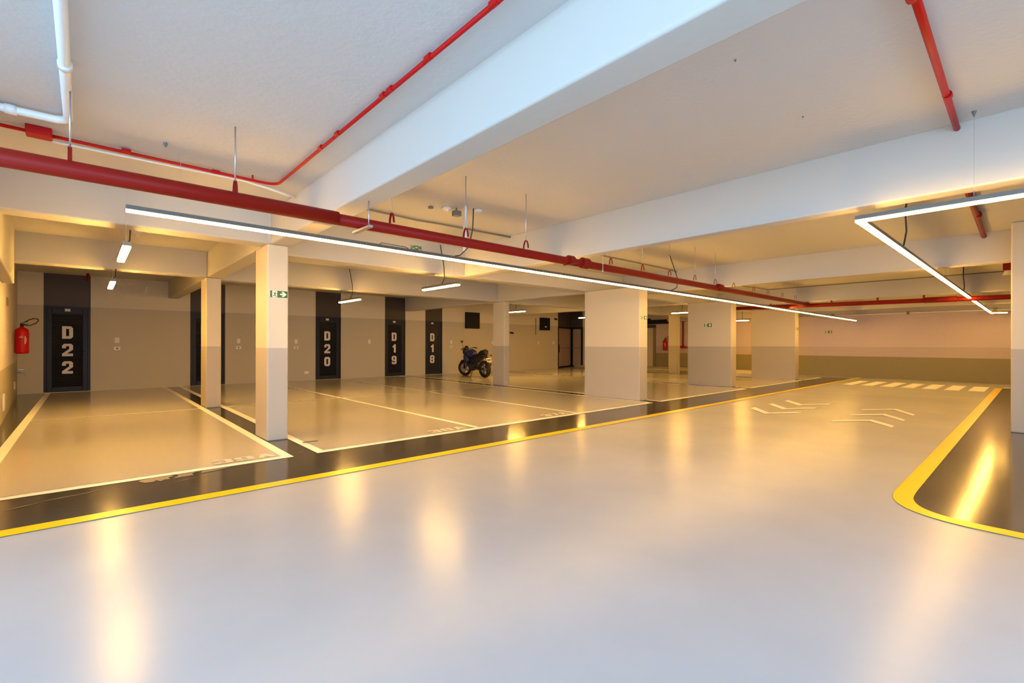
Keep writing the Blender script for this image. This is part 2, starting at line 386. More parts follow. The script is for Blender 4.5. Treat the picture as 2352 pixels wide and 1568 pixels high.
# ------------------------------------------------------------------ columns
def column(x0, x1, y0, y1, top, label):
    return tag(MB().box(x0, x1, y0, y1, 0.0, top).build('column', M_col, bevel=.022), label, 'column')
BB = 2.465                                         # underside of the beams
column(1.665, 1.915, 6.40, 6.95, BB, 'slim two-tone square column nearest the camera, carrying the large green running-man sign')
column(1.665, 1.915, 10.45, 10.98, BB, 'slim two-tone column standing behind the nearest column, in front of the half-hidden dark door')
column(9.05, 9.255, 10.41, 10.93, BB, 'slim two-tone column right beside the parked motorcycle')
column(8.79, 9.1, 5.70, 7.21, BB, 'first and nearest of the three broad two-tone pillars, exit sign on its narrow lit side')
column(13.56, 13.9, 5.81, 7.12, BB, 'broad two-tone pillar in the middle of three, small exit sign on its wide face')
column(18.03, 18.38, 5.56, 7.0, BB, 'broad two-tone pillar furthest along the lane, nearest the far wall')
column(18.3, 18.51, 10.05, 10.47, BB, 'small distant two-tone column between two broad pillars, right of the far red extinguisher')
column(9.62, 11.2, -1.1, .26, 2.94, 'thick two-tone column cut by the right edge, on charcoal floor')

# ------------------------------------------------------------------ beams
def beam(x0, x1, y0, y1, z1, label, z0=BB, bev=.02):
    return tag(MB().box(x0, x1, y0, y1, z0, 3.01 if z1 > 2.9 or x0 == 1.71 else z1+.02).build('ceiling_beam', M_beam, bevel=bev), label, 'beam')
beam(1.71, 1.95, -3.0, 6.42, 2.87, 'deep white beam running overhead from the nearest column towards the top of the picture')
beam(5.19, 5.385, YR, 7.1, 2.95, 'white beam across the lane ceiling, second one in from the overhead beam')
beam(10.2, 10.4, YR, 7.1, 2.91, 'white cross beam over the lane above the far end of the V-shaped light strip')
beam(15.5, 15.78, YR, 7.1, 2.91, 'white cross beam just beyond the red pipe that crosses the lane')
beam(20.2, 20.5, YR, 7.1, 2.91, 'last cross beam over the lane, right before the far wall')
beam(XL, 1.74, 6.42, 6.72, 2.87, 'white beam above the front of bay 39A, left of the nearest column')
beam(1.92, XF, 7.1, 7.4, 2.95, 'long white beam along the lane side that ties the broad pillars together')
beam(1.68, 1.935, 6.41, 10.45, 2.95, 'short beam joining the nearest column to the slim column behind it')
beam(xl(10.5)-.1, 1.68, 10.4, 10.7, 2.95, 'cream beam over the rear of bay 39A, above the dark door marked D22')
beam(1.925, XF, 10.7, 10.99, 2.95, 'long cream beam over the back row of bays, past the column by the motorcycle')
beam(1.68, 1.925, 10.98, YB, 2.95, 'beam from the second slim column back to the wall of dark doors')
beam(9.03, 9.25, 7.4, 10.7, 2.95, 'beam from the first broad pillar to the column by the motorcycle')
beam(9.03, 9.25, 10.99, YB, 2.95, 'beam ending on the back wall between doors D19 and D18')
beam(13.6, 13.85, 7.4, 10.7, 2.95, 'beam reaching back from the middle broad pillar')
beam(13.6, 13.85, 10.99, YB, 2.95, 'beam above the back wall left of the glass doors')
beam(18.1, 18.35, 7.4, 10.7, 2.95, 'beam reaching back from the furthest broad pillar')
b = MB().prism([(xl(6.72)-.05, 6.72), (xl(6.72)+.13, 6.72), (xl(10.4)+.13, 10.4), (xl(10.4)-.05, 10.4)], 2.12, 2.95)
tag(b.build('ceiling_beam', M_beam, bevel=.02), 'low beam running along the left wall high above the extinguisher', 'beam')

# ------------------------------------------------------------------ doors D22 .. D18
def door(n, x0, x1, txt, label, letters_x, louvre_m=M_slat):
    r = bpy.data.objects.new('door_%d' % n, None); COL.objects.link(r); r.location = ((x0+x1)/2, YB, 0); r['kind'] = 'structure'; r['label'] = label; r['category'] = 'door'
    ox = (x0+x1)/2; a, b = x0-ox, x1-ox; H = 2.13
    f = MB().box(a, a+.05, .0, .1, 0, H).box(b-.05, b, .0, .1, 0, H).box(a+.05, b-.05, .0, .1, H-.05, H)
    f.build('door_frame', M_doorbl, r)
    l = MB(); st = .1
    l.box(a+.05, a+.05+st, .02, .06, .02, H-.05).box(b-.05-st, b-.05, .02, .06, .02, H-.05)
    l.box(a+.05+st, b-.05-st, .02, .06, H-.05-.14, H-.05).box(a+.05+st, b-.05-st, .02, .06, .02, .14)
    leaf = l.build('door_leaf', M_doorbl, r, bevel=.008, seg=2)
    s = MB(); z = .14; sl = .062
    while z < H-.19-.02:
        z1 = min(z+sl, H-.19)
        s.bar((a+.05+st, .045, z+sl*.5), (b-.05-st, .045, z+sl*.5), .012, sl*1.05, up=(0, -.45, 1)); z += sl
    s.box(a+.05+st, b-.05-st, .06, .065, .14, H-.19)
    s.build('louvre_slats', louvre_m, r)
    MB().box(a, b, .03, .06, H, 2.965).build('transom_panel', M_trans, r)
    MB().box(-.05+letters_x, .05+letters_x, .005, .02, 2.01, 2.075).build('number_plate', M_letter, r)
    lw = .2
    for i, ch in enumerate(txt):
        w_ = .13 if ch == '1' else lw
        block(ch, w_, .31, 'door_letter', M_letter, r, letters_x-w_/2, .012, 1.33-.435*i)
    hd = MB().tube([(b-.1, .02, 1.02), (b-.1, -.03, 1.02), (b-.2, -.03, 1.02)], .009, 8)
    hd.build('door_handle', M_black, leaf, smooth=True)
    MB().box(a, b, -.06, .1, 0, .015).build('door_sill', M_plain, r)
    return r
door(1, -.78, .075, 'D22', 'dark louvred door marked D22 at the left end of the back wall', 0.0)
door(2, 2.195, 3.06, 'D21', 'dark door mostly hidden behind the second slim column', 0.0)
door(3, 5.69, 6.55, 'D20', 'dark louvred door marked D20', -.035)
door(4, 8.2, 9.045, 'D19', 'dark louvred door marked D19', -.04)
M_slat2 = mat('louvre_charcoal_glossy', (.035, .034, .036), .25)
door(5, 9.925, 10.72, 'D18', 'dark louvred door marked D18, left of the motorcycle', -.07, M_slat2)

# glass vestibule doors
def glassdoor(n, p, q, label, handle=None):
    P = Vector((*p, 0)); Q = Vector((*q, 0)); d = (Q-P).normalized(); L = (Q-P).length
    r = bpy.data.objects.new('door_%d' % n, None); COL.objects.link(r); r.location = P; r.rotation_euler = (0, 0, math.atan2(d.y, d.x))
    r['kind'] = 'structure'; r['label'] = label; r['category'] = 'door'
    f = MB().box(0, .09, -.03, .03, 0, 2.12).box(L-.09, L, -.03, .03, 0, 2.12).box(.09, L-.09, -.03, .03, 2.03, 2.12).box(.09, L-.09, -.03, .03, 0, .09)
    f.build('door_frame', M_black, r)
    MB().box(.09, L-.09, -.006, .006, .09, 2.03).build('frosted_pane', M_glass, r)
    MB().box(.09, L-.09, -.05, -.03, 1.0, 1.03).build('push_bar', M_alu, r)
    MB().box(.03, .07, -.075, -.045, .8, 1.2).build('door_handle', M_black, r)
    MB().box(0, L, -.02, .02, 2.12, 2.965).build('transom_panel', M_trans, r)
    return r
glassdoor(6, (17.68, 16.22), (19.50, 16.92), 'tall black-framed glazed door left leaf behind the motorcycle bays')
glassdoor(7, (19.53, 16.9), (19.63, 16.22), 'narrower black-framed glazed door meeting the left leaf at an angle')
# pale service door at the far wall
r = bpy.data.objects.new('door_8', None); COL.objects.link(r); r.location = (XF, 13.45, .115); r['kind'] = 'structure'; r['label'] = 'pale service door at the far end'; r['category'] = 'door'
MB().box(-.06, -.02, -.35, .35, 0, 1.85).build('door_leaf', M_plain, r); MB().box(-.1, -.0, -.47, -.35, 0, 1.95).box(-.1, 0, .35, .45, 0, 1.95).build('door_frame', mat('olive_frame', (.25, .2, .09), .5), r)
MB().box(-.1, 0, -.47, .45, 1.95, 2.1).build('door_lintel', M_trans, r)

# ------------------------------------------------------------------ wall plates
def plate(x, z, kind, label, grp):
    if kind == 's':
        t = thing('light_switch', label, 'switch', (x, YB, z), 0, grp)
        MB().box(-.045, .045, -.012, 0, -.07, .07).build('cover_plate', M_plate, t, bevel=.004, seg=2)
        MB().box(-.012, .012, -.018, -.012, -.02, .02).build('rocker', M_plate, t)
    else:
        t = thing('wall_socket', label, 'socket', (x, YB, z), 0, grp)
        MB().box(-.065, .065, -.012, 0, -.045, .045).build('cover_plate', M_plate, t, bevel=.004, seg=2)
        MB().box(-.014, .014, -.016, -.012, -.02, .02).build('socket_face', M_slot, t)
    return t
G1 = 'switch plates on the back wall'; G2 = 'socket plates on the back wall'
plate(.595, 1.30, 's', 'cream switch plate on the back wall just right of the door marked D22', G1)
plate(3.413, 1.295, 's', 'cream switch plate between the two slim columns', G1)
plate(5.068, 1.29, 's', 'cream switch plate on the wall left of the door marked D20', G1)
plate(7.585, 1.30, 's', 'single cream switch plate between doors D20 and D19', G1)
plate(11.145, 1.30, 's', 'cream switch plate between door D18 and the motorcycle', G1)
plate(13.36, 1.28, 's', 'cream switch plate half hidden by the column next to the motorcycle', G1)
plate(16.21, 1.286, 's', 'cream switch plate on the far back wall below the hanging conduit', G1)
plate(17.285, 1.29, 's', 'cream switch plate nearest the black-framed glass doors', G1)
plate(.595, 1.085, 'k', 'cream socket plate on the back wall just right of the door marked D22', G2)
plate(3.413, 1.097, 'k', 'cream socket plate between the two slim columns', G2)
plate(5.068, 1.09, 'k', 'cream socket plate on the wall left of the door marked D20, below a switch', G2)
plate(11.146, 1.107, 'k', 'cream socket plate between door D18 and the motorcycle', G2)
t = thing('junction_plate', 'blank cream plate low on the wall left of the door marked D20', 'junction box', (5.4, YB, .27)); MB().box(-.07, .07, -.012, 0, -.045, .045).build('cover_plate', M_plate, t, bevel=.004, seg=2)
for y, z, h_, lab in [(10.75, .30, .26, 'tall cream cover plate low on the left wall, nearest the picture edge'), (14.5, .32, .16, 'small cream cover plate low on the left wall near the tap')]:
    t = thing('junction_plate', lab, 'junction box', (xl(y), y, z)); MB().box(0, .015, -.09, .09, -h_/2, h_/2).build('cover_plate', M_plate, t, bevel=.004, seg=2)

# black wall boxes
def wbox(x0, x1, z0, z1, label, mark=False):
    t = thing('electrical_cabinet', label, 'cabinet', ((x0+x1)/2, YB, z0)); hw = (x1-x0)/2; hh = z1-z0
    MB().box(-hw, hw, -.12, 0, 0, hh).build('cabinet_body', M_black, t, bevel=.006, seg=2)
    MB().box(-hw+.03, hw-.03, -.128, -.12, .03, hh-.03).build('cabinet_door', M_black, t)
    if mark: MB().box(-.06, .06, -.131, -.128, .14, .19).build('maker_label', M_plate, t)
wbox(11.85, 12.55, 1.88, 2.56, 'black square cabinet on the back wall above the motorcycle')
wbox(16.3, 16.92, 1.9, 2.50, 'black cabinet with a small pale mark, left of the glass doors', True)
t = thing('cable_conduit', 'thin vertical conduit dropping down the back wall left of the marked black cabinet', 'conduit', (16.03, YB, 1.66)); MB().tube([(0, -.02, 0), (0, -.02, .8)], .018, 8).build('conduit_pipe', M_grey, t, smooth=True)
t = thing('security_camera', 'small dark wall camera seen just right of the motorcycle column', 'camera', (14.35, YB, 1.74)); MB().tube([(0, 0, 0), (0, -.1, 0), (.02, -.14, -.01)], .012, 8).build('bracket', M_black, t); MB().tube([(-.06, -.14, 0), (.1, -.16, -.02)], .035, 12).build('camera_body', M_black, t, smooth=True)
t = thing('security_camera', 'small camera high on the wall beside the glass doors', 'camera', (17.3, YB, 2.48)); MB().tube([(0, 0, 0), (0, -.1, 0)], .012, 8).build('bracket', M_grey, t); MB().tube([(-.05, -.12, 0), (.1, -.14, -.03)], .04, 12).build('camera_body', M_black, t, smooth=True)

# ------------------------------------------------------------------ exit signs
def exit_sign(origin, xdir, W, H, label, detail=True):
    """flat sign whose lower left corner is at origin, reading along xdir"""
    t = thing('exit_sign', label, 'sign', origin, 0, 'green exit signs')
    X = Vector(xdir); Nn = X.cross(Vector((0, 0, 1)))   # towards the viewer
    def panel(u0, u1, v0, v1, d0, d1, name, m):
        b_ = MB(); pts = [X*u + UP*v for u, v in ((u0, v0), (u1, v0), (u1, v1), (u0, v1))]
        A = [b_.bm.verts.new(p + Nn*d0) for p in pts]; B = [b_.bm.verts.new(p + Nn*d1) for p in pts]
        b_.bm.faces.new(A); b_.bm.faces.new(B)
        for i in range(4): b_.bm.faces.new([A[i], A[(i+1) % 4], B[(i+1) % 4], B[i]])
        return b_.build(name, m, t)
    def poly(uvs, d, name, m):
        b_ = MB(); b_.bm.faces.new([b_.bm.verts.new(X*(u*W) + UP*(v*H) + Nn*d) for u, v in uvs]); return b_
    panel(0, W, 0, H, .0, .004, 'sign_border', M_signw)
    e = .02*W
    panel(e, W-e, e, H-e, .004, .006, 'sign_face', M_signg)
    panel(.13*W, .4*W, .08*H, .92*H, .006, .007, 'doorway_symbol', M_signw)
    a = poly([(.56, .40), (.72, .40), (.64, .18), (.74, .16), (.92, .5), (.74, .84), (.63, .82), (.72, .60), (.56, .60)], .0075, 'arrow', M_signw)
    a.build('arrow_symbol', M_signw, t)
    f = MB()
    def limb(pts, w_):
        for (u0, v0), (u1, v1) in zip(pts, pts[1:]):
            p = X*(u0*W)+UP*(v0*H)+Nn*.0085; q = X*(u1*W)+UP*(v1*H)+Nn*.0085
            f.bar(p, q, w_*H, .001, up=Nn)
    limb([(.30, .68), (.26, .47)], .16); limb([(.26, .47), (.31, .32), (.35, .14)], .09); limb([(.26, .45), (.235, .28), (.17, .28)], .09)
    limb([(.29, .66), (.23, .70), (.185, .58)], .06); limb([(.30, .66), (.34, .54), (.39, .53)], .06)
    hd = [f.bm.verts.new(X*((.305+.022*math.cos(k*PI/5))*W)+UP*((.80+.055*math.sin(k*PI/5))*H)+Nn*.009) for k in range(10)]; f.bm.faces.new(hd)
    f.build('running_figure', M_signg, t)
    return t
exit_sign((1.692, 6.395, 1.793), (1, 0, 0), .215, .095, 'large-looking green running-man exit sign with right arrow on the nearest slim column')
exit_sign((8.85, 5.695, 1.755), (1, 0, 0), .2, .085, 'green exit sign on the narrow lit side of the first broad pillar')
exit_sign((13.555, 6.6, 1.73), (0, -1, 0), .24, .11, 'green exit sign on the wide face of the middle broad pillar')
exit_sign((18.1, 5.545, 1.72), (1, 0, 0), .2, .095, 'tiny exit sign on the narrow side of the furthest broad pillar')
exit_sign((21.49, 5.58, 1.67), (0, -1, 0), .24, .1, 'dim exit sign alone on the pink far wall')

# ------------------------------------------------------------------ extinguishers
def extinguisher(loc, rz, label, s=1):
    t = thing('fire_extinguisher', label, 'fire extinguisher', loc, rz, 'red fire extinguishers'); t.scale = (s, s, s)
    MB().lathe([(0.001, 0), (.085, 0), (.105, .02), (.108, .05), (.108, .44), (.10, .49), (.07, .525), (.035, .54), (.035, .56), (.001, .56)]).build('cylinder', M_redbr, t, smooth=True)
    MB().lathe([(.001, .56), (.028, .56), (.028, .62), (.001, .62)], n=12).build('valve', M_black, t)
    MB().bar((-.02, 0, .625), (.09, 0, .67), .02, .012).bar((-.02, 0, .61), (.09, 0, .61), .02, .01).build('trigger_handle', M_black, t)
    pts = [(.02, 0, .60), (.07, 0, .585), (.13, 0, .59), (.20, 0, .63), (.245, 0, .69), (.23, 0, .725), (.17, 0, .73), (.10, .01, .70), (.04, .03, .65)]
    MB().tube(pts, .011, 8).build('hose', M_cable, t, smooth=True)
    lab = MB()
    for z0, z1, a0, a1 in [(.33, .345, -1.9, -1.3), (.36, .365, -1.7, -1.35), (.20, .36, -1.15, -.95), (.24, .33, -.9, -.8)]:
        n = 6; lo = [lab.bm.verts.new((.1095*math.cos(a0+(a1-a0)*k/n), .1095*math.sin(a0+(a1-a0)*k/n), z0)) for k in range(n+1)]
        hi = [lab.bm.verts.new((.1095*math.cos(a0+(a1-a0)*k/n), .1095*math.sin(a0+(a1-a0)*k/n), z1)) for k in range(n+1)]
        for k in range(n): lab.bm.faces.new([lo[k], lo[k+1], hi[k+1], hi[k]])
    lab.build('paper_label', mat('extinguisher_label', (.7, .35, .3), .5), t)
    MB().box(-.02, .02, .1, .13, .4, .5).build('wall_bracket', M_black, t)
    return t
extinguisher((xl(14)+.125, 14.0, 1.0), 0, 'red extinguisher hanging on the left wall beside the door marked D22', 1.0)
extinguisher((21.33, 12.38, .93), -PI/2, 'far red extinguisher hung on the pink wall between two broad pillars', .95)

# tap on the left wall
t = thing('water_tap', 'chrome tap low on the left wall near door D22', 'tap', (xl(15.2), 15.2, .56))
MB().tube([(0, 0, 0), (.10, 0, 0), (.15, 0, -.01), (.16, 0, -.05)], .014, 10).build('spout', M_steel, t, smooth=True)
MB().tube([(.09, 0, .01), (.09, 0, .06)], .01, 8).bar((.05, 0, .065), (.13, 0, .065), .02, .012).build('handle', M_steel, t)
MB().lathe([(.03, 0), (.03, .01)], n=12, axis='x').build('wall_flange', M_steel, t)
t = thing('wall_vent', 'small dark hook on the pale upper part of the left wall', 'hook', (xl(11.6), 11.6, 1.85)); MB().box(0, .02, -.03, .03, 0, .14).build('plate', M_grey, t)

# hydrant riser and duct at the far wall
t = thing('hydrant_riser', 'thin red vertical pipe with a valve at its foot, seen past the far column', 'pipe', (21.42, 11.48, 1.1))
MB().tube([(0, 0, .05), (0, 0, 1.3)], .035, 12).build('pipe_run', M_red, t, smooth=True)
MB().tube([(0, .12, 0), (0, -.12, 0)], .055, 12).tube([(0, -.1, -.02), (0, -.4, -.02)], .03, 10).build('valve', M_redbr, t, smooth=True)
MB().torus((-.09, 0, 0), .06, .012, axis='x', n=20, m=6).build('hand_wheel', M_redbr, t, smooth=True)
t = thing('air_duct', 'long black duct high on the far wall above the far extinguisher', 'duct', (21.0, 12.9, 2.24))
MB().box(-.05, .3, -.8, .9, 0, .2).build('duct_run', M_black, t, bevel=.02); MB().box(-.04, .25, .1, .4, .2, .27).build('duct_collar', M_black, t, bevel=.01)

# ------------------------------------------------------------------ lamps
def strip_segment(hb, db, p, q, w_=.045):
    p = Vector(p); q = Vector(q)
    hb.bar(p+UP*.028, q+UP*.028, w_, .036)
    db.bar(p, q, w_*.9, .02)
t = thing('linear_light', 'very long suspended light strip running beside the red pipe above the left lane edge', 'light', (0, 0, 0))
A = Vector((.235, 4.963, 2.30)); B = Vector((20.6, 4.4, 2.09)); Dv = (B-A).normalized()
hb = MB(); db = MB(); strip_segment(hb, db, A, B)
hb.build('lamp_housing', M_alu, t); db.build('lamp_diffuser', M_led, t)
def on1(x): return A + (B-A)*((x-A.x)/(B.x-A.x))
def ceil_z(x): return 2.86 if x < 1.83 else 3.0 if x < 5.3 else 2.94 if x < 10.35 else 2.9
for x in (.6, 3.6, 6.7, 9.8, 12.8, 16, 19):
    p = on1(x)+UP*.045; MB().tube([p, (p.x, p.y, ceil_z(x))], .0011, 5).build('suspension_cable', M_steel, t)
p = on1(3.42); MB().tube([p+UP*.05, p+Vector((.08, 0, .07)), p+Vector((.22, .0, .2)), p+Vector((.3, .03, .45)), (3.78, 4.97, 3.0)], .007, 8).build('power_cable', M_cable, t, smooth=True)
p = on1(8.4); MB().tube([p+UP*.05, p+Vector((.2, 0, .12)), p+Vector((.22, .0, .3)), p+Vector((.0, .03, .7)), (p.x-.05, p.y+.03, 2.94)], .008, 8).build('power_cable', M_cable, t, smooth=True)
p = on1(2.62)+UP*.05; MB().tube([p-Dv*.2, p-Dv*.17+UP*.02, p+Dv*.12+UP*.015, p+Dv*.16], .004, 6).build('loose_wire', M_cable, t)
g = MB(); pp = []
for k in range(40):
    a = k*.75; pp.append(on1(2.88)+UP*(.07+.028*math.sin(a*1.3))+Dv*(.07*math.cos(a))+Vector((0, .012*math.sin(a*2.1), 0)))
g.tube(pp, .0045, 5).build('wire_bundle', M_green, t)

t = thing('linear_light', 'angular suspended light strip forming a V shape near the right edge', 'light', (0, 0, 0))
hb = MB(); db = MB(); z = 2.30; zf = 2.195; XN = 5.02; YN = 1.05; XE = 20.5; YE = .96
strip_segment(hb, db, (XN, -2.9, z), (XN, YN+.025, z), .05); strip_segment(hb, db, (XN, YN, z), (XE+.02, YE, zf), .05)
strip_segment(hb, db, (XE, YE, zf), (XE, .62, zf), .05)
hb.bar((XE, .62, zf+.02), (XE, -3.2, zf+.02), .05, .05)
hb.build('lamp_housing', M_alu, t); db.build('lamp_diffuser', M_led, t)
for x, y in ((XN, .33), (XN, -1.5), (7.3, 1.04), (10.8, 1.02), (14, 1.0), (17, .98)):
    MB().tube([(x, y, z+.04-(x-XN)*.0068), (x, y, ceil_z(x))], .0011, 5).build('suspension_cable', M_steel, t)
MB().tube([(6.95, 1.04, z+.03), (7.05, 1.04, 2.42), (7.1, 1.03, 2.55), (6.95, 1.02, 2.75), (6.98, 1.0, 2.94)], .009, 8).build('power_cable', M_cable, t, smooth=True)
MB().tube([(13.0, 1.0, 2.3), (13.15, 1.0, 2.4), (12.95, 1.0, 2.6), (13.0, 1.0, 2.9)], .009, 8).build('power_cable', M_cable, t, smooth=True)
t = thing('ceiling_anchor', 'small dark cone anchor on the ceiling above the right light strip', 'anchor', (XN, .33, 3.0)); MB().lathe([(.015, 0), (.012, -.015), (.003, -.045)], n=12).build('anchor_cone', M_grey, t)

G3 = 'short suspended lamps over the bays'
def short_lamp(x, y0, y1, z, label, cab=True, xo=0):
    t = thing('pendant_tube_light', label, 'light', (x, (y0+y1)/2, z), math.atan2(-(xo), y1-y0), G3); L = math.hypot(y1-y0, xo)/2
    MB().box(-.036, .036, -L, L, .004, .045).build('lamp_housing', M_alu, t)
    MB().box(-.034, .034, -L+.01, L-.01, -.018, .004).build('lamp_diffuser', M_tube, t, bevel=.006, seg=2)
    for s_ in (-.75, .75): MB().tube([(0, L*s_, .05), (0, L*s_, 2.93-z)], .0016, 5).build('suspension_cable', M_steel, t)
    if cab: MB().tube([(0, -L*.1, .05), (.05, -L*.1, .15), (.06, -L*.05, .35), (0, 0, 2.93-z)], .008, 8).build('power_cable', M_cable, t, smooth=True)
short_lamp(.30, 6.15, 7.30, 2.2, 'short lamp seen end-on over bay 39A, the bigger of the two on the left')
short_lamp(.31, 9.85, 11.05, 2.2, 'short lamp seen end-on in front of the door marked D22, the smaller lower one')
short_lamp(4.54, 6.36, 7.46, 2.2, 'short lamp hanging over bay 38A, the larger of the middle pair')
short_lamp(4.46, 9.97, 11.07, 2.2, 'short lamp hanging in front of the doors D20 and D19')
short_lamp(11.15, 11.75, 12.85, 2.35, 'short lamp showing just right of the column by the motorcycle')
short_lamp(15.0, 11.5, 12.6, 2.3, 'short lamp whose tip peeks out left of the first broad pillar')
short_lamp(15.0, 7.8, 8.45, 2.3, 'short lamp seen between the first and middle broad pillars')
short_lamp(19.8, 7.78, 8.4, 2.2, 'short lamp seen in the narrow gap between middle and furthest broad pillars')

# ------------------------------------------------------------------ red pipework
PY, PZ, PR = 4.07, 2.31, .05
t = thing('sprinkler_main', 'thick red main pipe hanging below the beams along the lane', 'pipe', (0, 0, 0))
MB().tube([(XL, PY, PZ), (14.15, PY+.03, 2.285)], PR, 20).build('pipe_run', M_red, t, smooth=True)
MB().tube([(-.9, PY, PZ), (1.62, PY, PZ)], PR+.006, 20).build('pipe_sleeve', M_red, t, smooth=True)
MB().tube([(4.9, PY, PZ-.005), (5.03, PY, PZ-.005)], PR+.022, 20).build('coupling', M_red, t, smooth=True, bevel=.01)
MB().tube([(8.9, PY, PZ), (9.05, PY, PZ)], PR+.014, 20).build('coupling', M_red, t, smooth=True)
MB().tube([(4.63, PY, PZ), (4.72, PY, PZ)], PR+.012, 20).bar((4.62, PY-.17, PZ-.06), (4.62, PY+.06, PZ-.06), .03, .012).build('beam_clamp', M_red, t)
MB().tube([(14.1, PY+.03, 2.285), (14.3, PY+.03, 2.285)], PR+.012, 20).build('tee_joint', M_red, t, smooth=True)
t = thing('sprinkler_branch', 'red pipe crossing the lane ceiling at the far end of the main pipe', 'pipe', (0, 0, 0))
MB().tube([(14.25, 7.0, 2.29), (14.2, -4.5, 2.17)], .052, 18).build('pipe_run', M_red, t, smooth=True)
MB().tube([(14.22, 1.75, 2.24), (14.22, 1.2, 2.235)], .065, 18).build('coupling', M_red, t, smooth=True)
for y in (5.0, 3.55, 2.6, 1.75): MB().tube([(14.2, y, 2.27), (14.2, y, 2.36)], .02, 8).build('clip', M_red, t)
G4 = 'hangers of the red main pipe'
hang = [(-.08, 'over the left end of the long light strip, leftmost of all'), (.835, 'left of the overhead beam, above bay 39A'), (2.134, 'just right of the overhead beam'), (2.995, 'beside the white ceiling post with the detector'),
        (3.877, 'alone between the white ceiling post and the next beam'), (5.546, 'first one beyond the second beam'), (6.355, 'second one beyond the second beam'), (7.151, 'third one beyond the second beam'),
        (8.009, 'fourth one beyond the second beam'), (8.803, 'fifth one beyond the second beam, by a pipe coupling'), (9.602, 'right below the third cross beam'), (10.6, 'first one past the third cross beam'), (11.4, 'second one past the third cross beam'), (12.3, 'third one past the third cross beam'), (13.2, 'last before the pipe joins the crossing branch')]
def hanger_proto():
    t = thing('pipe_hanger', '', 'pipe hanger', (0, PY, PZ), 0, G4)
    MB().tube([(0, 0, .14), (0, 0, .6)], .005, 8).build('threaded_rod', M_steel, t, smooth=True)
    c = MB()
    pts = [(0, -.04, .045), (0, -.034, .09), (0, -.018, .13), (0, 0, .142), (0, .018, .13), (0, .034, .09), (0, .04, .045)]
    for p, q in zip(pts, pts[1:]): c.bar(p, q, .02, .005, up=(Vector(q)-Vector(p)).cross(Vector((1, 0, 0))))
    c.build('clevis', M_red, t)
    return t
hp = hanger_proto()
for i, (x, lb) in enumerate(hang):
    o = hp if i == 0 else copy_tree(hp)
    o.scale.y = 1 if x < 5 else .6
    o.location = (x, PY, PZ); o['label'] = 'red pipe hanger ' + lb
    rod = [c for c in o.children if c.name.startswith('threaded_rod')][0]
    L = (BB if 9.55 < x < 10.45 else ceil_z(x)) - PZ - .14
    rod.scale.z = L/.46; rod.location.z = .14*(1-L/.46)
for x, lb in ((1.83, 'steel strap hanger fixed under the overhead beam, holding the main red pipe'),):
    t = thing('strap_hanger', lb, 'pipe hanger', (x, PY-.06, 2.24))
    MB().bar((0, -.14, 0), (0, .2, 0), .04, .018).build('channel', M_steel, t)
    MB().tube([(0, -.1, 0), (0, -.1, BB-2.24)], .005, 8).build('threaded_rod', M_steel, t, smooth=True)
t = thing('strap_hanger', 'thin rod fixed under the second beam beside the pipe clamp', 'pipe hanger', (4.85, PY-.1, 2.2)); MB().tube([(0.38, 0, 0), (0.38, 0, BB-2.2)], .004, 8).build('threaded_rod', M_steel, t)

# thin red conduit on the left-hand ceiling
def smooth_path(pts, r=.12, n=6):
    pts = [Vector(p) for p in pts]; out = [pts[0]]
    for a, b_, c in zip(pts, pts[1:], pts[2:]):
        u = (a-b_).normalized(); v = (c-b_).normalized(); p0 = b_+u*r; p2 = b_+v*r
        for k in range(n+1):
            s_ = k/n; out.append(p0*(1-s_)**2 + b_*2*s_*(1-s_) + p2*s_*s_)
    out.append(pts[-1]); return out
zc = 2.832
t = thing('alarm_conduit', 'thin bright red conduit bending on the left-hand ceiling and running up beside the overhead beam', 'conduit')
MB().tube(smooth_path([(-2.5, 5.06, zc), (1.44, 5.2, zc), (1.43, -2.9, zc)], .14), .0135, 12).build('conduit_run', M_redbr, t, smooth=True)
MB().box(-.345, -.2, 5.045, 5.16, zc-.04, zc+.028).build('junction_box', M_redbr, t, bevel=.006)
for p in ((.244, 5.115), (.9, 5.17)): MB().tube([(p[0]-.03, p[1], zc), (p[0]+.03, p[1]+.002, zc)], .019, 10).build('clip', M_redbr, t)
for y in (3.95, 3.6, 2.85, 2.75, 2.3, 1.72): MB().tube([(1.43, y-.025, zc), (1.43, y+.025, zc)], .019, 10).build('clip', M_redbr, t)
MB().tube([(1.2, 5.12, zc-.015), (1.2, 5.12, 2.86)], .008, 8).build('fixing_stub', M_redbr, t)
# white conduits
t = thing('water_conduit', 'white pipe forming a corner on the ceiling at the top left', 'pipe')
MB().tube(smooth_path([(-2.5, 4.76, 2.82), (-.10, 4.70, 2.82), (-.075, -2.9, 2.82)], .1), .027, 14).build('pipe_run', M_pvc, t, smooth=True)
for p, q in (((-.095, 3.78, 2.82), (-.095, 3.72, 2.82)), ((-.42, 4.71, 2.82), (-.36, 4.71, 2.82))): MB().tube([p, q], .034, 14).build('socket_joint', M_pvc, t, smooth=True)
t = thing('cable_conduit', 'slim white conduit under the thin red one, ending at the overhead beam', 'conduit')
MB().tube(smooth_path([(-.27, 5.2, 2.835), (-.2, 5.28, 2.835), (1.15, 5.27, 2.835), (1.4, 5.33, 2.825), (1.69, 5.42, 2.81)], .04), .012, 12).build('conduit_run', M_pvc, t, smooth=True)
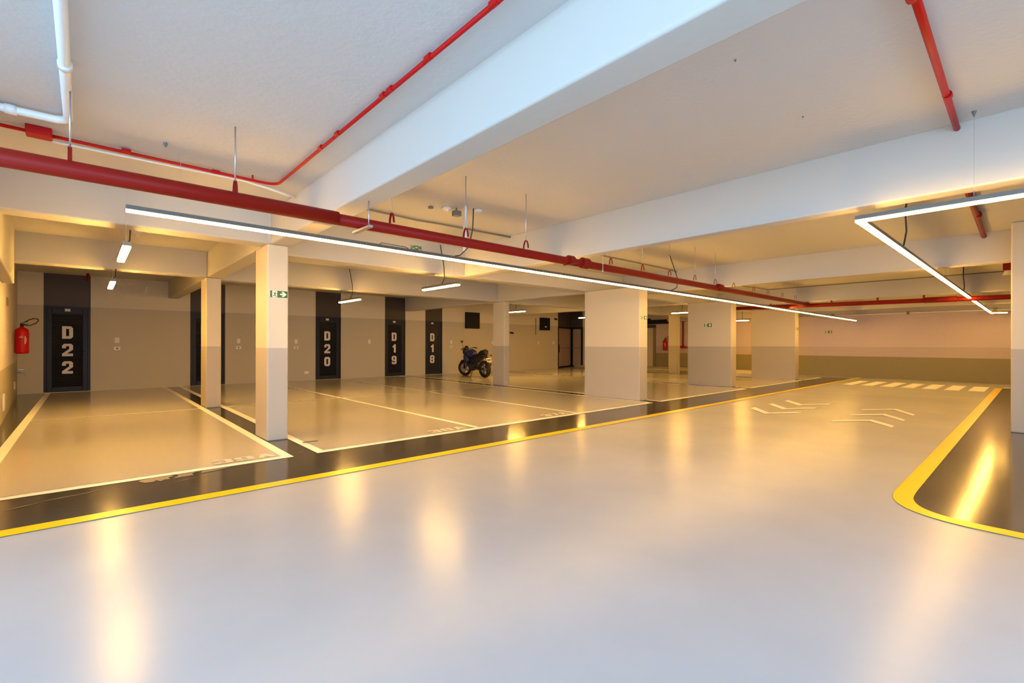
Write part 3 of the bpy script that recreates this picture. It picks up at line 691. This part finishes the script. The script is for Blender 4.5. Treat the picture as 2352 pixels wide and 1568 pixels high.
# dark conduits further in
t = thing('cable_conduit', 'dark conduit across the ceiling between the overhead beam and the second beam', 'conduit')
MB().tube([(1.97, 5.80, 2.97), (3.5, 5.90, 2.975), (3.8, 5.86, 2.975), (5.17, 5.80, 2.975)], .013, 8).build('conduit_run', M_grey, t, smooth=True)
t = thing('cable_conduit', 'dark conduit behind the main pipe, beyond the second beam', 'conduit')
MB().tube([(5.4, 5.60, 2.92), (9.9, 5.60, 2.92), (10.18, 5.62, 2.90)], .013, 8).build('conduit_run', M_grey, t, smooth=True)
t = thing('cable_conduit', 'thin dark cable crossing the whole lane ceiling towards the right-hand column', 'conduit')
MB().tube(smooth_path([(13.6, 5.6, 2.87), (15.2, 5.42, 2.87), (15.25, -3, 2.87)], .1), .012, 8).build('conduit_run', M_grey, t, smooth=True)
t = thing('cable_conduit', 'conduit across the back bays in front of the doors D20 and D19', 'conduit')
MB().tube([(3.4, 11.2, 2.62), (3.9, 11.2, 2.66), (9.0, 11.25, 2.7)], .016, 8).build('conduit_run', M_grey, t, smooth=True)
# red drops on the right
t = thing('sprinkler_branch', 'red pipe along the ceiling at the top right, entering the second beam', 'pipe')
MB().tube([(1.96, .40, 2.955), (5.20, .44, 2.955)], .021, 14).build('pipe_run', M_redbr, t, smooth=True)
for x in (3.05, 4.45): MB().tube([(x-.025, .425, 2.955), (x+.025, .425, 2.955)], .027, 14).build('clip', M_redbr, t)
t = thing('sprinkler_branch', 'short red pipe on the ceiling behind the V-shaped light strip', 'pipe')
MB().tube([(5.38, .49, 2.90), (10.2, .56, 2.88)], .03, 14).build('pipe_run', M_red, t, smooth=True)
for x in (6.9, 8.5): MB().tube([(x-.07, .52, 2.89), (x+.07, .52, 2.89)], .037, 14).build('coupling', M_red, t, smooth=True)
t = thing('sprinkler_valve', 'small red valve box at the ceiling beside the right-hand column', 'valve', (13.4, .40, 2.68))
MB().box(-.07, .07, -.07, .07, .0, .14).build('valve_body', M_red, t, bevel=.01); MB().tube([(0, -.05, -.02), (0, -1.0, .0)], .03, 10).build('pipe_stub', M_red, t, smooth=True); MB().lathe([(.08, -.08), (.05, -.02), (.05, 0)], n=14).build('sensor_cap', M_pvc, t)
MB().tube([(0, 0, .14), (0, 0, .22)], .015, 8).build('fixing_stub', M_red, t)

# ceiling post with detector, camera and small fittings
t = thing('ceiling_post', 'slim white post dropping from the ceiling beside the main pipe', 'post', (3.63, 4.95, 0))
MB().box(-.018, .018, -.018, .018, 2.42, 3.0).build('post_tube', M_pvc, t)
t = thing('smoke_detector', 'flat white round detector on the ceiling just right of the white post', 'detector', (3.86, 4.98, 3.0)); MB().lathe([(.001, 0), (.06, 0), (.06, -.015), (.04, -.03), (.001, -.03)], n=20).build('detector_body', M_pvc, t, smooth=True)
t = thing('smoke_detector', 'white ceiling detector with a tiny red light, left of the white post', 'detector', (3.5, 5.18, 3.0)); MB().lathe([(.001, 0), (.07, 0), (.065, -.02), (.03, -.04), (.001, -.04)], n=20).build('detector_body', M_pvc, t, smooth=True); MB().ball((-.01, -.035, -.035), .006, n=8, m=5).build('status_light', emis('status_red', (1, .1, .05), 6), t)
t = thing('security_camera', 'small dark camera on the ceiling left of the white post', 'camera', (3.6, 5.1, 2.93)); MB().box(-.05, .05, -.05, .04, -.04, .03).build('camera_body', M_grey, t, bevel=.01); MB().tube([(0, 0, .03), (0, 0, .07)], .012, 8).build('bracket', M_grey, t)
t = thing('junction_plate', 'tiny square plate on the ceiling left of the detectors', 'junction box', (3.31, 5.26, 3.0)); MB().box(-.025, .025, -.025, .025, -.03, 0).build('cover_plate', M_grey, t)
for x, y, z, lb in [(.477, 4.779, 2.86, 'small dark anchor bolt on the left-hand ceiling above the thin red conduit'), (3.013, 1.269, 3.0, 'tiny dark bolt in the bare ceiling, the higher of two beyond the overhead beam'), (4.149, 1.231, 3.0, 'tiny dark bolt in the bare ceiling closest to the second beam')]:
    t = thing('anchor_bolt', lb, 'bolt', (x, y, z)); MB().lathe([(.006, 0), (.006, -.008), (.003, -.01), (.003, -.014)], n=8).build('bolt_body', M_grey, t); t.scale = (2.4,)*3 if x < 1 else (1,)*3
t = thing('smoke_detector', 'white domed sensor on the ceiling right beside the nearer short lamp over bay 39A', 'detector', (.56, 8.9, 2.93)); MB().lathe([(.001, 0), (.07, 0), (.07, -.05), (.05, -.09), (.025, -.1), (.025, -.13), (.001, -.13)], n=20).build('sensor_body', M_pvc, t, smooth=True); 
t.location.z = 2.93
t = thing('sprinkler_stub', 'short brownish red pipe stub on the ceiling above the door marked D22', 'pipe', (.02, 15.6, 2.93)); MB().tube([(0, 0, 0), (0, 0, -.18)], .03, 10).build('pipe_stub', M_red, t, smooth=True)
t = thing('overflow_pipe', 'white pipe along the top of the far wall held by small clips', 'pipe', (21.0, 0, 2.32))
MB().tube([(0, -2, 0), (0, 6.2, 0)], .02, 8).build('pipe_run', M_pvc, t, smooth=True)
for y in (.9, 3.0, 5.2): MB().box(-.03, .03, y-.04, y+.04, -.05, .06).build('clip', M_grey, t)

# ------------------------------------------------------------------ motorcycle (local: +x forward, +y left)
mc = thing('motorcycle', 'dark blue and black motorcycle parked on its side stand beside the back wall', 'motorcycle')
def wheel(x, r, wd, name, parent):
    ty = MB().torus((0, 0, 0), r-.05, .05, 'y', 40, 12, sx=wd/.1).build('tyre', M_tyre, parent, smooth=True)
    rim = MB().torus((0, 0, 0), r-.105, .014, 'y', 40, 8, sx=2.2)
    for k in range(5):
        a = 2*PI*k/5
        for s_ in (-.12, .12): rim.bar((.035*math.cos(a), 0, .035*math.sin(a)), ((r-.11)*math.cos(a+s_), 0, (r-.11)*math.sin(a+s_)), .022, .018, up=(0, 1, 0))
    rim.lathe([(.04, -.05), (.04, .05)], n=16, axis='y')
    rim.build('rim', M_rimcol, parent, smooth=False)
    MB().lathe([(.13, .058), (.13, .062), (.075, .062), (.075, .058), (.13, .058)], n=28, axis='y').build('brake_disc', M_steel, parent)
def sub(name, parent, loc, rot=(0, 0, 0)):
    o = bpy.data.objects.new(name, None); COL.objects.link(o); o.parent = parent; o.location = loc; o.rotation_euler = rot; return o
rw = sub('rear_wheel', mc, (-.66, 0, .31)); wheel(0, .31, .19, 'rear', rw)
steer = math.radians(28)
fw = sub('front_wheel', mc, (.70, .02, .30), (0, 0, steer)); wheel(0, .30, .11, 'front', fw)
fk = MB()
for s_ in (-.09, .09):
    c, s2 = math.cos(steer), math.sin(steer)
    b0 = Vector((.70-s_*s2, .02+s_*c, .30)); t0 = Vector((.44-s_*s2, s_*c, .95)); fk.tube([b0, b0.lerp(t0, .5)], .032, 12); fk.tube([b0.lerp(t0, .45), t0], .024, 12)
fk.bar((.46, -.11, .88), (.46, .11, .88), .06, .03); fk.build('fork', M_bkpl, mc, smooth=True)
ff = MB(); L_ = []; R_ = []
for k in range(9):
    a = math.radians(20+k*15); L_.append((.70+.33*math.cos(a), -.07, .30+.33*math.sin(a))); R_.append((.70+.33*math.cos(a), .09, .30+.33*math.sin(a)))
va = [ff.bm.verts.new(p) for p in L_]; vb = [ff.bm.verts.new(p) for p in R_]
for k in range(8): ff.bm.faces.new([va[k], va[k+1], vb[k+1], vb[k]])
ff.build('front_fender', M_bkpl, mc, smooth=True, solid=.008)
hl = MB().ball((.60, 0, .93), .13, (1, 1, 1.25)).ball((.50, 0, .72), .15, (.8, 1.2, 1.5)); hl.build('headlight_shell', M_bkpl, mc, smooth=True)
MB().box(.50, .62, -.08, .08, 1.0, 1.1).build('instrument_cluster', M_bkpl, mc, bevel=.02)
MB().bar((.62, 0, 1.03), (.52, 0, 1.15), .14, .006, up=(1, 0, 0)).build('small_screen', M_lens, mc)
hb_ = MB().tube([(.28, .36, 1.04), (.36, .24, 1.08), (.43, .06, 1.04), (.45, -.06, 1.04), (.46, -.26, 1.08), (.42, -.38, 1.04)], .012, 8); hb_.build('handlebar', M_bkpl, mc, smooth=True)
for p, q in (((.27, .385, 1.04), (.34, .27, 1.075)), ((.41, -.4, 1.04), (.455, -.27, 1.075))): MB().tube([p, q], .019, 10).build('grip', M_tyre, mc, smooth=True)
for p in ((.38, .22, 1.07),):
    m_ = MB().tube([p, (p[0]+.03, p[1]*1.15, 1.2), (p[0]-.0, p[1]*1.25, 1.3)], .006, 6); m_.ball((p[0]-.01, p[1]*1.3, 1.335), .065, (.25, 1, .65), 14, 8); m_.build('mirror', M_bkpl, mc, smooth=True)
tk = MB().ball((.20, 0, .86), .29, (1.05, .6, .62), 24, 14); tk.build('fuel_tank', M_blue, mc, smooth=True)
for s_ in (-1, 1):
    sp = MB(); pts = [(.44, .86), (.50, .62), (.34, .52), (.12, .62), (.20, .74)]
    A_ = [sp.bm.verts.new((x, s_*.17, z)) for x, z in pts]; B_ = [sp.bm.verts.new((x, s_*.11, z)) for x, z in pts]
    sp.bm.faces.new(A_); sp.bm.faces.new(B_)
    for i in range(5): sp.bm.faces.new([A_[i], A_[(i+1) % 5], B_[(i+1) % 5], B_[i]])
    sp.build('tank_shroud', M_blue, mc, bevel=.02)
st_ = MB(); prof = [(-.02, .80, .12), (-.15, .78, .15), (-.32, .82, .15), (-.46, .91, .13), (-.62, .98, .10), (-.74, 1.02, .07)]
rows = [[st_.bm.verts.new((x, y*wd, z+dz)) for y, dz in ((-1, -.06), (-.85, 0), (0, .025), (.85, 0), (1, -.06))] for x, z, wd in prof]
for a, b_ in zip(rows, rows[1:]):
    for k in range(4): st_.bm.faces.new([a[k], a[k+1], b_[k+1], b_[k]])
    st_.bm.faces.new([a[0], b_[0], b_[4], a[4]])
st_.bm.faces.new(rows[0]); st_.bm.faces.new(rows[-1]); st_.build('seat', M_bkpl, mc, smooth=True)
tl = MB(); pr_ = [(-.05, .74, .50), (-.35, .78, .56), (-.60, .90, .72), (-.82, .99, .86)]
rows = [[tl.bm.verts.new((x, s_*w_, z)) for s_, w_, z in ((-1, .10, z1), (-1, .09, z0), (1, .09, z0), (1, .10, z1))] for x, z1, z0 in pr_]
for a, b_ in zip(rows, rows[1:]):
    for k in range(4): tl.bm.faces.new([a[k], a[(k+1) % 4], b_[(k+1) % 4], b_[k]])
tl.bm.faces.new(rows[0]); tl.bm.faces.new(rows[-1]); tl.build('tail_cowl', M_bkpl, mc, bevel=.015)
MB().tube([(-.5, .12, .92), (-.66, .12, .99), (-.78, .09, 1.0), (-.78, -.09, 1.0), (-.66, -.12, .99), (-.5, -.12, .92)], .013, 8).build('grab_rail', M_bkpl, mc, smooth=True)
MB().box(-.85, -.80, -.07, .07, .84, .92).build('tail_light', M_lens, mc, bevel=.01)
MB().bar((-.74, 0, .80), (-.98, 0, .58), .12, .02).build('rear_fender', M_bkpl, mc)
pl = MB().bar((-.94, 0, .72), (-1.0, 0, .58), .19, .008, up=(1, 0, .4)).build('licence_plate', M_plate, mc)
ck = MB()
for k in range(5): ck.bar((-.968, -.065+k*.032, .69), (-.995, -.065+k*.032+(.01 if k % 2 else 0), .61), .012, .012, up=(1, 0, .4))
ck.build('plate_characters', M_slot, pl)
for s_ in (-1, 1): MB().tube([(-.8, 0, .8), (-.86, s_*.14, .8)], .008, 6).ball((-.87, s_*.17, .8), .03, n=10, m=6).build('turn_signal', M_lens, mc, smooth=True)
en = MB().box(-.05, .22, -.14, .14, .28, .50).lathe([(.11, -.16), (.11, .16)], (.0, 0, .38), 20, 'y'); 
for k in range(6): en.box(.10, .32, -.10, .10, .50+k*.025, .512+k*.025)
en.box(.13, .29, -.08, .08, .48, .68); en.build('engine', M_engine, mc, bevel=.008, seg=1)
fr = MB()
for s_ in (-.1, .1):
    fr.tube([(.46, s_*.4, .86), (.25, s_, .72), (-.1, s_, .68), (-.2, s_, .45), (-.12, s_, .28)], .02, 8); fr.tube([(.44, s_*.5, .78), (.36, s_, .5), (.25, s_, .26), (-.12, s_, .26)], .018, 8)
    fr.tube([(-.1, s_, .68), (-.62, s_, .84)], .016, 8); fr.tube([(-.15, s_, .36), (-.66, s_*.95, .31)], .026, 8)
fr.build('frame', M_bkpl, mc, smooth=True)
ex = MB().tube([(.30, -.08, .50), (.38, -.12, .38), (.28, -.15, .27), (-.1, -.16, .26), (-.3, -.16, .3)], .022, 10); ex.tube([(-.3, -.16, .3), (-.78, -.19, .48)], .05, 14); ex.build('exhaust', M_engine, mc, smooth=True)
MB().tube([(-.02, .13, .25), (-.04, .24, .03), (-.0, .27, .012)], .013, 8).build('side_stand', M_bkpl, mc, smooth=True)
MB().bar((-.05, .14, .3), (-.05, .27, .3), .025, .02).bar((-.05, -.14, .3), (-.05, -.27, .3), .025, .02).build('footpeg', M_bkpl, mc)
lean = math.radians(4)
mc.rotation_euler = (-lean, 0, math.radians(84.4)); mc.location = (10.86, 14.12, .0)
